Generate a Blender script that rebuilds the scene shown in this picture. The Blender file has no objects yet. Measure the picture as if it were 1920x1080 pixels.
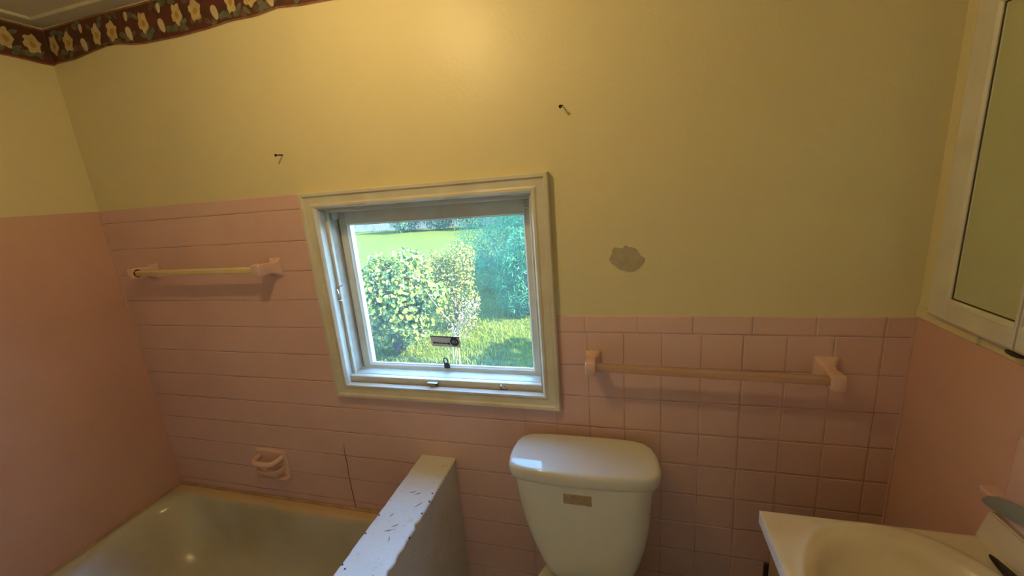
import bpy, bmesh, math, random
from mathutils import Vector, Matrix
import numpy as np

random.seed(7)
rng = np.random.default_rng(7)
scene = bpy.context.scene
COL = scene.collection

# ------------------------------------------------------------------ dimensions
XL, XR = -2.055, 0.715          # tiled faces of the side walls
ZF, ZC = -1.12, 1.165           # floor, ceiling
YF = -1.75                      # wall behind the camera
P = 0.109                       # tile pitch
GROUND = -1.6

# ------------------------------------------------------------------ materials
def srgb(r, g, b):
    f = lambda c: (c / 255 / 12.92) if c / 255 <= 0.04045 else ((c / 255 + 0.055) / 1.055) ** 2.4
    return (f(r), f(g), f(b), 1)

class NT:
    def __init__(self, mat):
        mat.use_nodes = True
        self.t = mat.node_tree
        self.bsdf = self.t.nodes['Principled BSDF']
    def n(self, typ, **kw):
        nd = self.t.nodes.new(typ)
        for k, v in kw.items():
            setattr(nd, k, v)
        return nd
    def link(self, a, b):
        self.t.links.new(a, b)
    def math(self, op, a, b=None, c=None):
        nd = self.n('ShaderNodeMath', operation=op)
        for i, v in enumerate((a, b, c)):
            if v is None:
                continue
            if isinstance(v, (int, float)):
                nd.inputs[i].default_value = v
            else:
                self.link(v, nd.inputs[i])
        return nd.outputs[0]
    def ramp(self, src, lo, hi):
        nd = self.n('ShaderNodeMapRange')
        nd.interpolation_type = 'SMOOTHSTEP'
        nd.inputs['From Min'].default_value = lo
        nd.inputs['From Max'].default_value = hi
        self.link(src, nd.inputs['Value'])
        return nd.outputs[0]
    def mix(self, fac, a, b):
        nd = self.n('ShaderNodeMix', data_type='RGBA')
        for key, v in (('Factor', fac), ('A', a), ('B', b)):
            s = [i for i in nd.inputs if i.name == key and i.type == ('VALUE' if key == 'Factor' else 'RGBA')][0]
            if isinstance(v, (int, float, tuple)):
                s.default_value = v
            else:
                self.link(v, s)
        return [o for o in nd.outputs if o.type == 'RGBA'][0]
    def noise(self, scale, detail=4, rough=0.55, vec=None):
        nd = self.n('ShaderNodeTexNoise')
        nd.inputs['Scale'].default_value = scale
        nd.inputs['Detail'].default_value = detail
        nd.inputs['Roughness'].default_value = rough
        if vec is None:
            vec = self.n('ShaderNodeNewGeometry').outputs['Position']
        self.link(vec, nd.inputs['Vector'])
        return nd.outputs['Fac']
    def bump(self, h, dist, strength=1.0):
        nd = self.n('ShaderNodeBump')
        nd.inputs['Distance'].default_value = dist
        nd.inputs['Strength'].default_value = strength
        self.link(h, nd.inputs['Height'])
        self.link(nd.outputs['Normal'], self.bsdf.inputs['Normal'])

MATS = {}
def mat(name, col, rough=0.5, metal=0.0, var=0.0, vscale=8.0, var_col=None, bump=0.0, bscale=60.0, coat=0.0, spec=None):
    if name in MATS:
        return MATS[name]
    m = bpy.data.materials.new(name)
    N = NT(m)
    b = N.bsdf
    b.inputs['Base Color'].default_value = (*col[:3], 1)
    b.inputs['Roughness'].default_value = rough
    b.inputs['Metallic'].default_value = metal
    if coat:
        b.inputs['Coat Weight'].default_value = coat
        b.inputs['Coat Roughness'].default_value = 0.05
    if spec is not None:
        b.inputs['Specular IOR Level'].default_value = spec
    if var or var_col:
        f = N.ramp(N.noise(vscale), 0.35, 0.7)
        c2 = (*(var_col[:3] if var_col else [c * (1 - var) for c in col[:3]]), 1)
        N.link(N.mix(f, (*col[:3], 1), c2), b.inputs['Base Color'])
    if bump:
        N.bump(N.noise(bscale, 3), bump)
    MATS[name] = m
    return m

def tile_mat(name, base, hstr=1.0, vstr_left=0.10, vstr_right=0.8, axis='X'):
    """glazed square wall tiles; joints on a P grid, a course of long cap tiles on top"""
    m = bpy.data.materials.new(name)
    N = NT(m)
    b = N.bsdf
    pos = N.n('ShaderNodeNewGeometry').outputs['Position']
    sep = N.n('ShaderNodeSeparateXYZ')
    N.link(pos, sep.inputs[0])
    X, Z = sep.outputs[axis], sep.outputs['Z']
    def dist(v, pitch, off=0.0):
        s = N.math('MULTIPLY_ADD', v, 1 / pitch, 0.5 + off)
        fr = N.math('FRACT', s)
        return N.math('MULTIPLY', N.math('ABSOLUTE', N.math('SUBTRACT', fr, 0.5)), pitch)
    dz = dist(Z, P)
    dx = dist(X, P)
    dcap = dist(X, 1.408 * P, 0.737)
    if axis == 'X':
        side = N.math('GREATER_THAN', X, -0.3)
        captop = N.math('MULTIPLY_ADD', side, -4 * P, 4 * P)
        cap = N.math('GREATER_THAN', Z, captop)
        dxx = N.n('ShaderNodeMix')
        N.link(cap, dxx.inputs[0]); N.link(dx, dxx.inputs[2]); N.link(dcap, dxx.inputs[3])
        dx = dxx.outputs[0]
        vst = N.math('MULTIPLY_ADD', N.ramp(X, -0.5, -0.15), vstr_right - vstr_left, vstr_left)
    else:
        vst = None
    def groove(d, lo=0.0007, hi=0.0016):
        return N.math('SUBTRACT', 1.0, N.ramp(d, lo, hi))
    gh = N.math('MULTIPLY', groove(dz), hstr)
    gv = N.math('MULTIPLY', groove(dx), vst if vst is not None else vstr_left)
    g = N.math('MAXIMUM', gh, gv)
    # patchy grout: some joints nearly vanish
    g = N.math('MULTIPLY', g, N.math('MULTIPLY_ADD', N.ramp(N.noise(5, 2), 0.35, 0.65), 0.6, 0.4))
    var = N.ramp(N.noise(2.2, 3), 0.3, 0.75)
    c2 = tuple(c * k for c, k in zip(base[:3], (0.92, 0.88, 0.88))) + (1,)
    col = N.mix(var, (*base[:3], 1), c2)
    grout = tuple(c * k for c, k in zip(base[:3], (0.42, 0.38, 0.36))) + (1,)
    N.link(N.mix(g, col, grout), b.inputs['Base Color'])
    b.inputs['Roughness'].default_value = 0.36
    N.link(N.math('MULTIPLY_ADD', g, 0.4, 0.36), b.inputs['Roughness'])
    # pillowed edges and slight waviness of the glaze
    hz = N.ramp(dz, 0.0004, 0.005)
    hx = N.math('MULTIPLY_ADD', N.math('SUBTRACT', N.ramp(dx, 0.0004, 0.005), 1.0), vst if vst is not None else vstr_left, 1.0)
    hgt = N.math('MINIMUM', N.math('MULTIPLY_ADD', N.math('SUBTRACT', hz, 1.0), hstr, 1.0), hx)
    hgt = N.math('ADD', hgt, N.math('MULTIPLY', N.noise(14, 2), 0.35))
    N.bump(hgt, 0.0012)
    return m

CREAM = (0.765, 0.685, 0.425)
M = {}
M['paint'] = mat('cream_wall_paint', CREAM, 0.42, var=0.05, vscale=1.7, bump=0.0006, bscale=120)
M['ceiling'] = mat('ceiling_paint', (0.66, 0.60, 0.47), 0.7, var=0.1, vscale=3)
M['trim'] = mat('off_white_gloss_trim', (0.70, 0.68, 0.58), 0.35, var_col=(0.63, 0.59, 0.48), vscale=9, bump=0.0006, bscale=40)
M['sashpaint'] = mat('white_sash_paint', (0.66, 0.66, 0.62), 0.4, var_col=(0.55, 0.53, 0.46), vscale=14, bump=0.0005, bscale=50)
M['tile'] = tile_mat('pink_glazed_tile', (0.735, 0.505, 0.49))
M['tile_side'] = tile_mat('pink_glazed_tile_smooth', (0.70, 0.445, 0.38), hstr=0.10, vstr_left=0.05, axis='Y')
M['pinkcer'] = mat('pink_ceramic', (0.76, 0.52, 0.475), 0.18, var=0.08, vscale=12)
M['white_china'] = mat('white_vitreous_china', (0.70, 0.70, 0.66), 0.07, var=0.03, vscale=4)
M['bone'] = mat('cream_toilet_seat', (0.72, 0.66, 0.50), 0.25, var=0.05)
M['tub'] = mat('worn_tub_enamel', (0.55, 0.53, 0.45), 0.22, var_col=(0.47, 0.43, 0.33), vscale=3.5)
def tub_mat():
    m = M['tub']; N = NT(m)
    src = N.bsdf.inputs['Base Color'].links[0].from_socket
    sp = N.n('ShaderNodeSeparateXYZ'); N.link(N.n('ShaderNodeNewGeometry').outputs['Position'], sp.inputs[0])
    # yellowed back rim, with the brightness of its lit flat top painted in
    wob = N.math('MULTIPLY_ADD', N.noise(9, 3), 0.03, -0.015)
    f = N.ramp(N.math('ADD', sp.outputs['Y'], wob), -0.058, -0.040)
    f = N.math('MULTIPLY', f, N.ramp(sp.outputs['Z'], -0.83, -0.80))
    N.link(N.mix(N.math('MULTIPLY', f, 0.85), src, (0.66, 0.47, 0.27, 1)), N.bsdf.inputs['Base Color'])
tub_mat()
M['caulk'] = mat('yellowed_caulk', (0.50, 0.37, 0.24), 0.6, var_col=(0.38, 0.24, 0.13), vscale=9)
M['caulk_pink'] = mat('pale_corner_grout', (0.62, 0.42, 0.36), 0.6, var=0.1, vscale=15)
M['marble'] = mat('cultured_marble', (0.78, 0.70, 0.54), 0.22, var_col=(0.70, 0.60, 0.44), vscale=6)
M['marble_edge'] = mat('white_marble_edge', (0.80, 0.80, 0.78), 0.3, var=0.06)
M['oak'] = mat('brown_vanity_wood', (0.30, 0.15, 0.055), 0.4, var_col=(0.20, 0.09, 0.03), vscale=18)
M['black'] = mat('black_plastic', (0.012, 0.010, 0.010), 0.35, var=0.2)
M['darkmetal'] = mat('dark_metal', (0.06, 0.055, 0.05), 0.35, 0.8, var=0.2)
M['chrome'] = mat('chrome', (0.62, 0.62, 0.62), 0.15, 1.0, var=0.05)
M['greypl'] = mat('grey_green_plastic', (0.25, 0.28, 0.26), 0.35, var=0.1, vscale=30)
M['rodcream'] = mat('cream_plastic_rod', (0.80, 0.66, 0.36), 0.3, var=0.05, vscale=20)
M['floor'] = mat('floor_vinyl', (0.58, 0.53, 0.46), 0.4, var=0.15, vscale=6)
M['plaster'] = mat('bare_plaster_patch', (0.47, 0.42, 0.31), 0.8, var_col=(0.40, 0.36, 0.24), vscale=40, bump=0.001, bscale=120)
M['plaque'] = mat('tan_paper_label', (0.36, 0.27, 0.16), 0.5, var_col=(0.44, 0.34, 0.2), vscale=70)
M['nailm'] = mat('rusty_dark_nail', (0.035, 0.018, 0.010), 0.5, 0.5, var=0.3, vscale=200)
M['iron'] = mat('white_lamp_canopy', (0.7, 0.68, 0.62), 0.4)

def partition_mat():
    m = bpy.data.materials.new('scuffed_white_paint')
    N = NT(m)
    pos = N.n('ShaderNodeNewGeometry').outputs['Position']
    big = N.ramp(N.noise(34, 6, 0.7), 0.59, 0.68)
    chips = N.ramp(N.noise(95, 3, 0.6), 0.69, 0.73)
    stain = N.ramp(N.noise(7, 5, 0.65), 0.5, 0.85)
    c = N.mix(N.math('MULTIPLY', stain, 0.7), (0.72, 0.72, 0.69, 1), (0.56, 0.50, 0.36, 1))
    c = N.mix(N.math('MULTIPLY', big, 0.5), c, (0.46, 0.37, 0.24, 1))
    c = N.mix(N.math('MULTIPLY', chips, 0.75), c, (0.16, 0.12, 0.08, 1))
    N.link(c, N.bsdf.inputs['Base Color'])
    N.bsdf.inputs['Roughness'].default_value = 0.38
    N.bump(N.noise(45, 4), 0.0012)
    return m
M['scuffed'] = partition_mat()

def mirror_mat():
    m = bpy.data.materials.new('aged_mirror')
    N = NT(m)
    b = N.bsdf
    b.inputs['Base Color'].default_value = (0.80, 0.88, 0.76, 1)
    b.inputs['Metallic'].default_value = 1.0
    b.inputs['Roughness'].default_value = 0.03
    f = N.ramp(N.noise(12), 0.4, 0.8)
    N.link(N.math('MULTIPLY_ADD', f, 0.05, 0.02), b.inputs['Roughness'])
    return m
M['mirror'] = mirror_mat()

def glass_mat():
    """thin window pane with a film of dust that scatters a little daylight"""
    m = bpy.data.materials.new('dusty_window_glass')
    N = NT(m)
    t = N.t
    out = t.nodes['Material Output']
    tr = N.n('ShaderNodeBsdfTransparent'); tr.inputs[0].default_value = (0.96, 0.98, 0.97, 1)
    gl = N.n('ShaderNodeBsdfGlossy'); gl.inputs['Roughness'].default_value = 0.02
    tl = N.n('ShaderNodeBsdfTranslucent'); tl.inputs[0].default_value = (0.75, 0.85, 0.9, 1)
    fr = N.n('ShaderNodeFresnel'); fr.inputs['IOR'].default_value = 1.45
    m1 = N.n('ShaderNodeMixShader'); N.link(N.math('MULTIPLY', fr.outputs[0], 0.7), m1.inputs[0]); N.link(tr.outputs[0], m1.inputs[1]); N.link(gl.outputs[0], m1.inputs[2])
    m2 = N.n('ShaderNodeMixShader')
    N.link(N.math('MULTIPLY_ADD', N.ramp(N.noise(5), 0.3, 0.8), 0.008, 0.009), m2.inputs[0])
    N.link(m1.outputs[0], m2.inputs[1]); N.link(tl.outputs[0], m2.inputs[2])
    N.link(m2.outputs[0], out.inputs['Surface'])
    return m
M['glass'] = glass_mat()

def acrylic_mat():
    m = bpy.data.materials.new('clear_pinkish_acrylic')
    N = NT(m)
    b = N.bsdf
    b.inputs['Base Color'].default_value = (0.80, 0.60, 0.48, 1)
    b.inputs['Roughness'].default_value = 0.2
    b.inputs['Transmission Weight'].default_value = 0.65
    b.inputs['IOR'].default_value = 1.2
    N.bump(N.noise(60), 0.0003)
    return m
M['acrylic'] = acrylic_mat()

def leaf_mat(name, c1, c2, scale=6, trans=0.35, rough=0.55, spec=0.15):
    m = bpy.data.materials.new(name)
    N = NT(m)
    t = N.t
    b = N.bsdf
    f = N.ramp(N.noise(scale, 3), 0.35, 0.65)
    c = N.mix(f, (*c1, 1), (*c2, 1))
    N.link(c, b.inputs['Base Color'])
    b.inputs['Roughness'].default_value = rough
    b.inputs['Specular IOR Level'].default_value = spec
    tl = N.n('ShaderNodeBsdfTranslucent')
    N.link(c, tl.inputs[0])
    mx = N.n('ShaderNodeMixShader'); mx.inputs[0].default_value = trans
    N.link(b.outputs[0], mx.inputs[1]); N.link(tl.outputs[0], mx.inputs[2])
    N.link(mx.outputs[0], t.nodes['Material Output'].inputs['Surface'])
    return m
M['leaf'] = leaf_mat('broad_leaf', (0.115, 0.125, 0.018), (0.030, 0.070, 0.013), 14, rough=0.32, spec=0.25)
M['leaf2'] = leaf_mat('small_yellow_leaf', (0.115, 0.105, 0.022), (0.055, 0.075, 0.014), 11)
M['hedgeleaf'] = leaf_mat('fine_hedge_leaf', (0.034, 0.120, 0.048), (0.019, 0.078, 0.034), 4)
M['farleaf'] = leaf_mat('far_hedge_leaf', (0.045, 0.095, 0.050), (0.028, 0.065, 0.036), 4)
M['grassblade'] = leaf_mat('grass_blade', (0.070, 0.092, 0.008), (0.042, 0.066, 0.006), 1.5)
M['twig'] = mat('dry_twig', (0.05, 0.036, 0.022), 0.8, var=0.2)
M['bark'] = mat('bark', (0.08, 0.06, 0.04), 0.9, var=0.3, bump=0.004, bscale=20)
M['fencep'] = mat('pale_fence', (0.085, 0.088, 0.085), 0.8, var_col=(0.060, 0.065, 0.062), vscale=3)
def ground_mat():
    m = bpy.data.materials.new('lawn_ground')
    N = NT(m)
    f = N.ramp(N.noise(1.3, 6, 0.7), 0.3, 0.7)
    c = N.mix(f, (0.027, 0.034, 0.003, 1), (0.018, 0.028, 0.0025, 1))
    c = N.mix(N.ramp(N.noise(18, 5, 0.7), 0.45, 0.75), c, (0.036, 0.042, 0.004, 1))
    N.link(c, N.bsdf.inputs['Base Color'])
    N.bsdf.inputs['Roughness'].default_value = 0.95
    N.bsdf.inputs['Specular IOR Level'].default_value = 0.05
    N.bump(N.noise(30, 5), 0.03)
    return m
M['ground'] = ground_mat()

# ------------------------------------------------------------------ mesh helpers
def link_obj(name, me, parent=None):
    o = bpy.data.objects.new(name, me)
    COL.objects.link(o)
    if parent is not None:
        o.parent = parent
        o.matrix_parent_inverse = parent.matrix_world.inverted() if False else Matrix.Translation(-world_loc(parent))
    return o

def world_loc(o):
    v = Vector((0, 0, 0))
    while o is not None:
        v += o.location
        if o.parent is not None:
            v += o.matrix_parent_inverse.translation
        o = o.parent
    return v

def finish(name, bm, m, parent=None, smooth=None, weld=True):
    if weld:
        bmesh.ops.remove_doubles(bm, verts=bm.verts, dist=1e-5)
    bmesh.ops.recalc_face_normals(bm, faces=bm.faces)
    me = bpy.data.meshes.new(name)
    bm.to_mesh(me); bm.free()
    for mm in (m if isinstance(m, (list, tuple)) else [m]):
        me.materials.append(mm)
    if smooth is not None:
        for p in me.polygons:
            p.use_smooth = True
        me.set_sharp_from_angle(angle=math.radians(smooth))
    return link_obj(name, me, parent)

def empty(name, loc=(0, 0, 0), label=None, cat=None, group=None):
    o = bpy.data.objects.new(name, None)
    o.empty_display_size = 0.05
    COL.objects.link(o)
    o.location = loc
    tag(o, label, cat, group)
    return o

def tag(o, label=None, cat=None, group=None, kind=None):
    if label: o['label'] = label
    if cat: o['category'] = cat
    if group: o['group'] = group
    if kind: o['kind'] = kind
    return o

def box(bm, x0, x1, y0, y1, z0, z1, bev=0.0, seg=2):
    vs = [bm.verts.new((x, y, z)) for x in (x0, x1) for y in (y0, y1) for z in (z0, z1)]
    idx = [(0, 1, 3, 2), (4, 6, 7, 5), (0, 4, 5, 1), (2, 3, 7, 6), (0, 2, 6, 4), (1, 5, 7, 3)]
    fs = [bm.faces.new([vs[i] for i in f]) for f in idx]
    if bev:
        es = list({e for f in fs for e in f.edges})
        bmesh.ops.bevel(bm, geom=es, offset=bev, segments=seg, affect='EDGES', profile=0.5)
    return fs

def loft(bm, loops, cap0=True, cap1=True, closed=True, flip=False):
    rows = [[bm.verts.new(v) for v in lp] for lp in loops]
    n = len(rows[0])
    for a, b in zip(rows[:-1], rows[1:]):
        rng_ = range(n if closed else n - 1)
        for i in rng_:
            j = (i + 1) % n
            bm.faces.new([a[i], a[j], b[j], b[i]])
    if cap0: bm.faces.new(list(reversed(rows[0])))
    if cap1: bm.faces.new(rows[-1])
    return rows

def rrect(w, h, r, seg=5, n_exp=None):
    """rounded rectangle centred on 0, ccw"""
    pts = []
    r = min(r, w / 2 - 1e-5, h / 2 - 1e-5)
    for cx, cy, a0 in ((w / 2 - r, h / 2 - r, 0), (-w / 2 + r, h / 2 - r, 90), (-w / 2 + r, -h / 2 + r, 180), (w / 2 - r, -h / 2 + r, 270)):
        for k in range(seg + 1):
            a = math.radians(a0 + 90 * k / seg)
            pts.append((cx + r * math.cos(a), cy + r * math.sin(a)))
    return pts

def tube(bm, pts, r, seg=10, cap=True):
    pts = [Vector(p) for p in pts]
    loops = []
    up = None
    for i, p in enumerate(pts):
        d = (pts[min(i + 1, len(pts) - 1)] - pts[max(i - 1, 0)]).normalized()
        if up is None:
            up = Vector((0, 0, 1)) if abs(d.z) < 0.9 else Vector((1, 0, 0))
        s = d.cross(up).normalized(); u = s.cross(d).normalized(); up = u
        rr = r[i] if isinstance(r, (list, tuple)) else r
        loops.append([p + rr * (math.cos(2 * math.pi * k / seg) * s + math.sin(2 * math.pi * k / seg) * u) for k in range(seg)])
    loft(bm, loops, cap, cap)

def uvsphere(bm, c, rx, ry=None, rz=None, u=20, v=12):
    ry = rx if ry is None else ry; rz = rx if rz is None else rz
    bmesh.ops.create_uvsphere(bm, u_segments=u, v_segments=v, radius=1.0, matrix=Matrix.Translation(c) @ Matrix.Diagonal((rx, ry, rz, 1)))

def polyprism(bm, pts, y0, y1):
    """polygon in XZ extruded along Y"""
    a = [bm.verts.new((x, y0, z)) for x, z in pts]
    b = [bm.verts.new((x, y1, z)) for x, z in pts]
    bm.faces.new(a); bm.faces.new(list(reversed(b)))
    n = len(pts)
    for i in range(n):
        j = (i + 1) % n
        bm.faces.new([a[i], b[i], b[j], a[j]])

# ------------------------------------------------------------------ room shell
WX0, WX1, WZ0, WZ1 = -1.012, -0.262, -0.225, 0.425     # window opening
bm = bmesh.new()
yb0, yb1 = 0.004, 0.16
box(bm, XL - 0.12, WX0 - 0.015, yb0, yb1, ZF, ZC + 0.1)
box(bm, WX1 + 0.015, XR + 0.12, yb0, yb1, ZF, ZC + 0.1)
box(bm, WX0 - 0.015, WX1 + 0.015, yb0, yb1, ZF, WZ0 - 0.02)
box(bm, WX0 - 0.015, WX1 + 0.015, yb0, yb1, WZ1 + 0.015, ZC + 0.1)
wall_back = tag(finish('wall_back', bm, M['paint'], weld=False), kind='structure')

def tile_panel(name, pts, parent, m, axis='back'):
    bm = bmesh.new()
    vs = [bm.verts.new((x, 0.0, z)) for x, z in pts]
    f = bm.faces.new(vs)
    r = bmesh.ops.extrude_face_region(bm, geom=[f])
    front = [v for v in r['geom'] if isinstance(v, bmesh.types.BMVert)]
    back = vs
    for v in back: v.co.y = 0.006
    top = [e for e in bm.edges if all(abs(v.co.y) < 1e-6 for v in e.verts)]
    bmesh.ops.bevel(bm, geom=top, offset=0.0035, segments=3, affect='EDGES', profile=0.5)
    return bm
TOPL, TOPR = 4 * P + 0.0512, 0.0528
pts = [(XL - 0.004, ZF), (XR + 0.004, ZF), (XR + 0.004, TOPR), (-0.215, TOPR), (-0.215, -0.255), (-1.045, -0.255), (-1.045, TOPL), (XL - 0.004, TOPL)]
bm = tile_panel('tile_panel', pts, wall_back, M['tile'])
finish('tile_panel', bm, M['tile'], wall_back, smooth=40)

# corner grout beads
bm = bmesh.new()
box(bm, XR - 0.0045, XR + 0.001, -0.0045, 0.001, ZF, TOPR - 0.004, 0.001)
finish('corner_grout', bm, M['caulk_pink'], wall_back)
bm = bmesh.new()
box(bm, XL - 0.001, XL + 0.003, -0.003, 0.001, -0.79, TOPL - 0.004, 0.001)
finish('corner_grout', bm, M['caulk_pink'], wall_back)

# one dark open joint low in the tub surround
bm = bmesh.new()
jx = -10 * P
pth = [(jx + 0.006, -0.0008, -0.485), (jx + 0.001, -0.0008, -0.52), (jx + 0.002, -0.0008, -0.57), (jx - 0.001, -0.0008, -0.65), (jx + 0.001, -0.0008, -0.73), (jx + 0.002, -0.0008, -0.80)]
tube(bm, pth, [0.0005, 0.0013, 0.0016, 0.0014, 0.0016, 0.0012], 6)
finish('open_joint', bm, mat('dark_joint', (0.16, 0.075, 0.05), 0.9, var=0.2), wall_back)

# bare patch where paint came off
bm = bmesh.new()
pp = [(-0.036, .226), (-0.029, .24), (-0.027, .252), (-0.022, .2595), (-0.008, .2585), (0.002, .256), (0.007, .264), (0.013, .265), (0.016, .26), (0.026, .259), (0.035, .256),
      (0.043, .25), (0.047, .241), (0.053, .232), (0.061, .228), (0.064, .222), (0.058, .208), (0.047, .197), (0.038, .191), (0.027, .187), (0.012, .188), (-0.004, .193), (-0.013, .199), (-0.022, .207), (-0.031, .214)]
polyprism(bm, pp, 0.0024, 0.0045)
finish('bare_patch', bm, M['plaster'], wall_back)

# left wall
bm = bmesh.new()
box(bm, XL - 0.12, XL - 0.004, YF - 0.1, yb0, ZF, ZC + 0.1)
wall_left = tag(finish('wall_left', bm, M['paint']), kind='structure')
bm = bmesh.new()
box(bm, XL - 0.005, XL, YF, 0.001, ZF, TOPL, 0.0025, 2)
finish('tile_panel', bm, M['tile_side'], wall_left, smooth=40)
# right wall
bm = bmesh.new()
box(bm, XR + 0.004, XR + 0.12, YF - 0.1, yb0, ZF, ZC + 0.1)
wall_right = tag(finish('wall_right', bm, M['paint']), kind='structure')
bm = bmesh.new()
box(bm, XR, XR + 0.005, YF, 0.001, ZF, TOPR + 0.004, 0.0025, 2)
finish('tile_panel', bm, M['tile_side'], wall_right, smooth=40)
# wall behind the camera, floor, ceiling
bm = bmesh.new()
box(bm, XL - 0.12, XR + 0.12, YF - 0.12, YF, ZF, ZC + 0.1)
tag(finish('wall_front', bm, M['paint']), kind='structure')
bm = bmesh.new()
box(bm, XL - 0.12, XR + 0.12, YF - 0.12, 0.16, ZF - 0.1, ZF)
tag(finish('floor', bm, M['floor']), kind='structure')
bm = bmesh.new()
box(bm, XL - 0.3, XR + 0.3, YF - 0.3, 0.35, ZC, ZC + 0.12)
tag(finish('ceiling', bm, M['ceiling']), kind='structure')

# flat batten round the ceiling
def batten(name, segs):
    bm = bmesh.new()
    for s in segs:
        box(bm, *s, 0.003, 2)
    return tag(finish(name, bm, M['trim'], weld=False), kind='structure')
batten('trim_1', [(XL, XR, -0.055, 0.004, ZC - 0.010, ZC + 0.002)])
batten('trim_2', [(XL - 0.004, XL + 0.055, YF, -0.056, ZC - 0.010, ZC + 0.002)])

# painted filler strip between back corner and medicine cabinet
bm = bmesh.new()
box(bm, XR - 0.004, XR + 0.006, -0.19, -0.002, 0.058, 0.085, 0.002, 2)
tag(finish('trim_3', bm, M['paint']), kind='structure')

# ------------------------------------------------------------------ wallpaper border
def border():
    mats = [mat('border_maroon', (0.13, 0.032, 0.024), 0.6, var_col=(0.06, 0.032, 0.018), vscale=25),
            mat('border_cream_petal', (0.60, 0.47, 0.24), 0.6, var_col=(0.50, 0.36, 0.16), vscale=60),
            mat('border_bud', (0.62, 0.50, 0.33), 0.6, var=0.15, vscale=60),
            mat('border_leaf', (0.17, 0.175, 0.115), 0.6, var_col=(0.085, 0.105, 0.065), vscale=45),
            mat('border_rose_leaf', (0.17, 0.10, 0.075), 0.6, var_col=(0.11, 0.07, 0.05), vscale=45),
            mat('border_edge', (0.30, 0.15, 0.09), 0.6, var_col=(0.2, 0.09, 0.05), vscale=40),
            mat('border_centre', (0.46, 0.27, 0.06), 0.6, var=0.15, vscale=60)]
    bm = bmesh.new()
    # (u, z) -> point on wall; u < XL folds round on to the left wall
    def pt(u, z, h):
        if u >= XL + 0.0:
            return Vector((u, 0.004 - 0.0012 - h, z))
        return Vector((XL - 0.004 + 0.0012 + h, 0.004 - (XL - u), z))
    rr = random.Random(3)
    known = [(-2.051, 1.032), (-1.934, 1.032), (-1.83, 1.043), (-1.757, 1.050), (-1.70, 1.047), (-1.643, 1.036), (-1.583, 1.030), (-1.436, 1.027), (-1.30, 1.030), (-1.203, 1.036), (-1.10, 1.034), (-1.055, 1.038), (-1.013, 1.042), (-0.935, 1.034), (-0.821, 1.030)]
    def zb(u):
        if u < known[0][0]: return 1.030 + 0.002 * math.sin(u * 31)
        for a, b in zip(known[:-1], known[1:]):
            if a[0] <= u <= b[0]:
                t = (u - a[0]) / (b[0] - a[0]); return a[1] + t * (b[1] - a[1])
        return 1.031 + 0.004 * math.sin(u * 9) + 0.002 * math.sin(u * 37)
    def zt(u): return 1.153 + 0.0015 * math.sin(u * 13)
    us = [XL - 0.6 + 0.02 * k for k in range(31)]
    us[-1] = XL
    us += [XL + 0.02 * k for k in range(1, int((XR - XL) / 0.02) + 1)] + [XR]
    for a, b in zip(us[:-1], us[1:]):
        q = lambda u, z, h: pt(u if not (u == XL and b <= XL) else XL - 1e-6, z, h)
        strips = [(lambda u: zb(u), lambda u: zb(u) + 0.006, 5, 0), (lambda u: zb(u) + 0.006, lambda u: zt(u) - 0.006, 0, 0), (lambda u: zt(u) - 0.006, zt, 5, 0)]
        for lo, hi, mi, h in strips:
            f = bm.faces.new([bm.verts.new(q(a, lo(a), h)), bm.verts.new(q(b, lo(b), h)), bm.verts.new(q(b, hi(b), h)), bm.verts.new(q(a, hi(a), h))])
            f.material_index = mi
    stack = [0]
    def blob(u, z, fn, mi, h, n=28):
        stack[0] += 1
        h = h + 0.0000018 * stack[0]
        c = bm.verts.new(pt(u, z, h))
        ring = []
        for k in range(n):
            a = 2 * math.pi * k / n
            du, dz = fn(a)
            zz = min(max(z + dz, zb(u + du) + 0.0065), zt(u + du) - 0.0065)
            ring.append(bm.verts.new(pt(u + du, zz, h)))
        for k in range(n):
            f = bm.faces.new([c, ring[k], ring[(k + 1) % n]]); f.material_index = mi
    def flower(u, z, s, w):
        ph = rr.uniform(0, 6.28); npet = rr.choice([5, 6, 5])
        def fn(a):
            r = s * (0.86 + 0.12 * math.cos(npet * a + ph) + 0.05 * math.sin(2 * a + ph) + 0.05 * math.cos(11 * a + 2 * ph))
            return (r * w * math.cos(a), r * math.sin(a))
        blob(u, z, fn, 1, 0.0008)
        blob(u + 0.002, z - 0.003, lambda a: (0.33 * s * w * math.cos(a), 0.3 * s * math.sin(a) * (1 + 0.25 * math.cos(3 * a))), 6, 0.0011, 14)
    def bud(u, z, s, ang=0.3):
        def fn(a):
            x, y = 0.62 * s * math.cos(a), s * math.sin(a) * (1.0 if math.sin(a) > 0 else 1.15)
            y += 0.1 * s * math.cos(2 * a)
            return (x * math.cos(ang) - y * math.sin(ang), x * math.sin(ang) + y * math.cos(ang))
        blob(u, z, fn, 2, 0.0008, 18)
    def leaf(u, z, s, ang, mi):
        def fn(a):
            x = s * math.cos(a); y = 0.45 * s * math.sin(a) * (1 - 0.35 * math.cos(a))
            return (x * math.cos(ang) - y * math.sin(ang), x * math.sin(ang) + y * math.cos(ang))
        blob(u, z, fn, mi, 0.0004, 14)
    seq = [(-2.021, 'F', 0.9), (-1.944, 'f', 1), (-1.868, 'b', 1), (-1.795, 'F', .9), (-1.718, 'f', 1), (-1.641, 'b', 1), (-1.566, 'F', .9), (-1.488, 'b', 1), (-1.413, 'F', .9), (-1.334, 'f', 1), (-1.257, 'b', 1), (-1.187, 'F', .9), (-1.111, 'f', 1), (-1.037, 'b', 1)]
    u = -0.963
    k = 0
    while u < XR - 0.04:
        seq.append((u, 'Ffb'[k % 3], 1)); u += 0.0766; k += 1
    seq += [(XL - 0.045, 'f', 1), (XL - 0.115, 'F', 1)]
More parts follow.
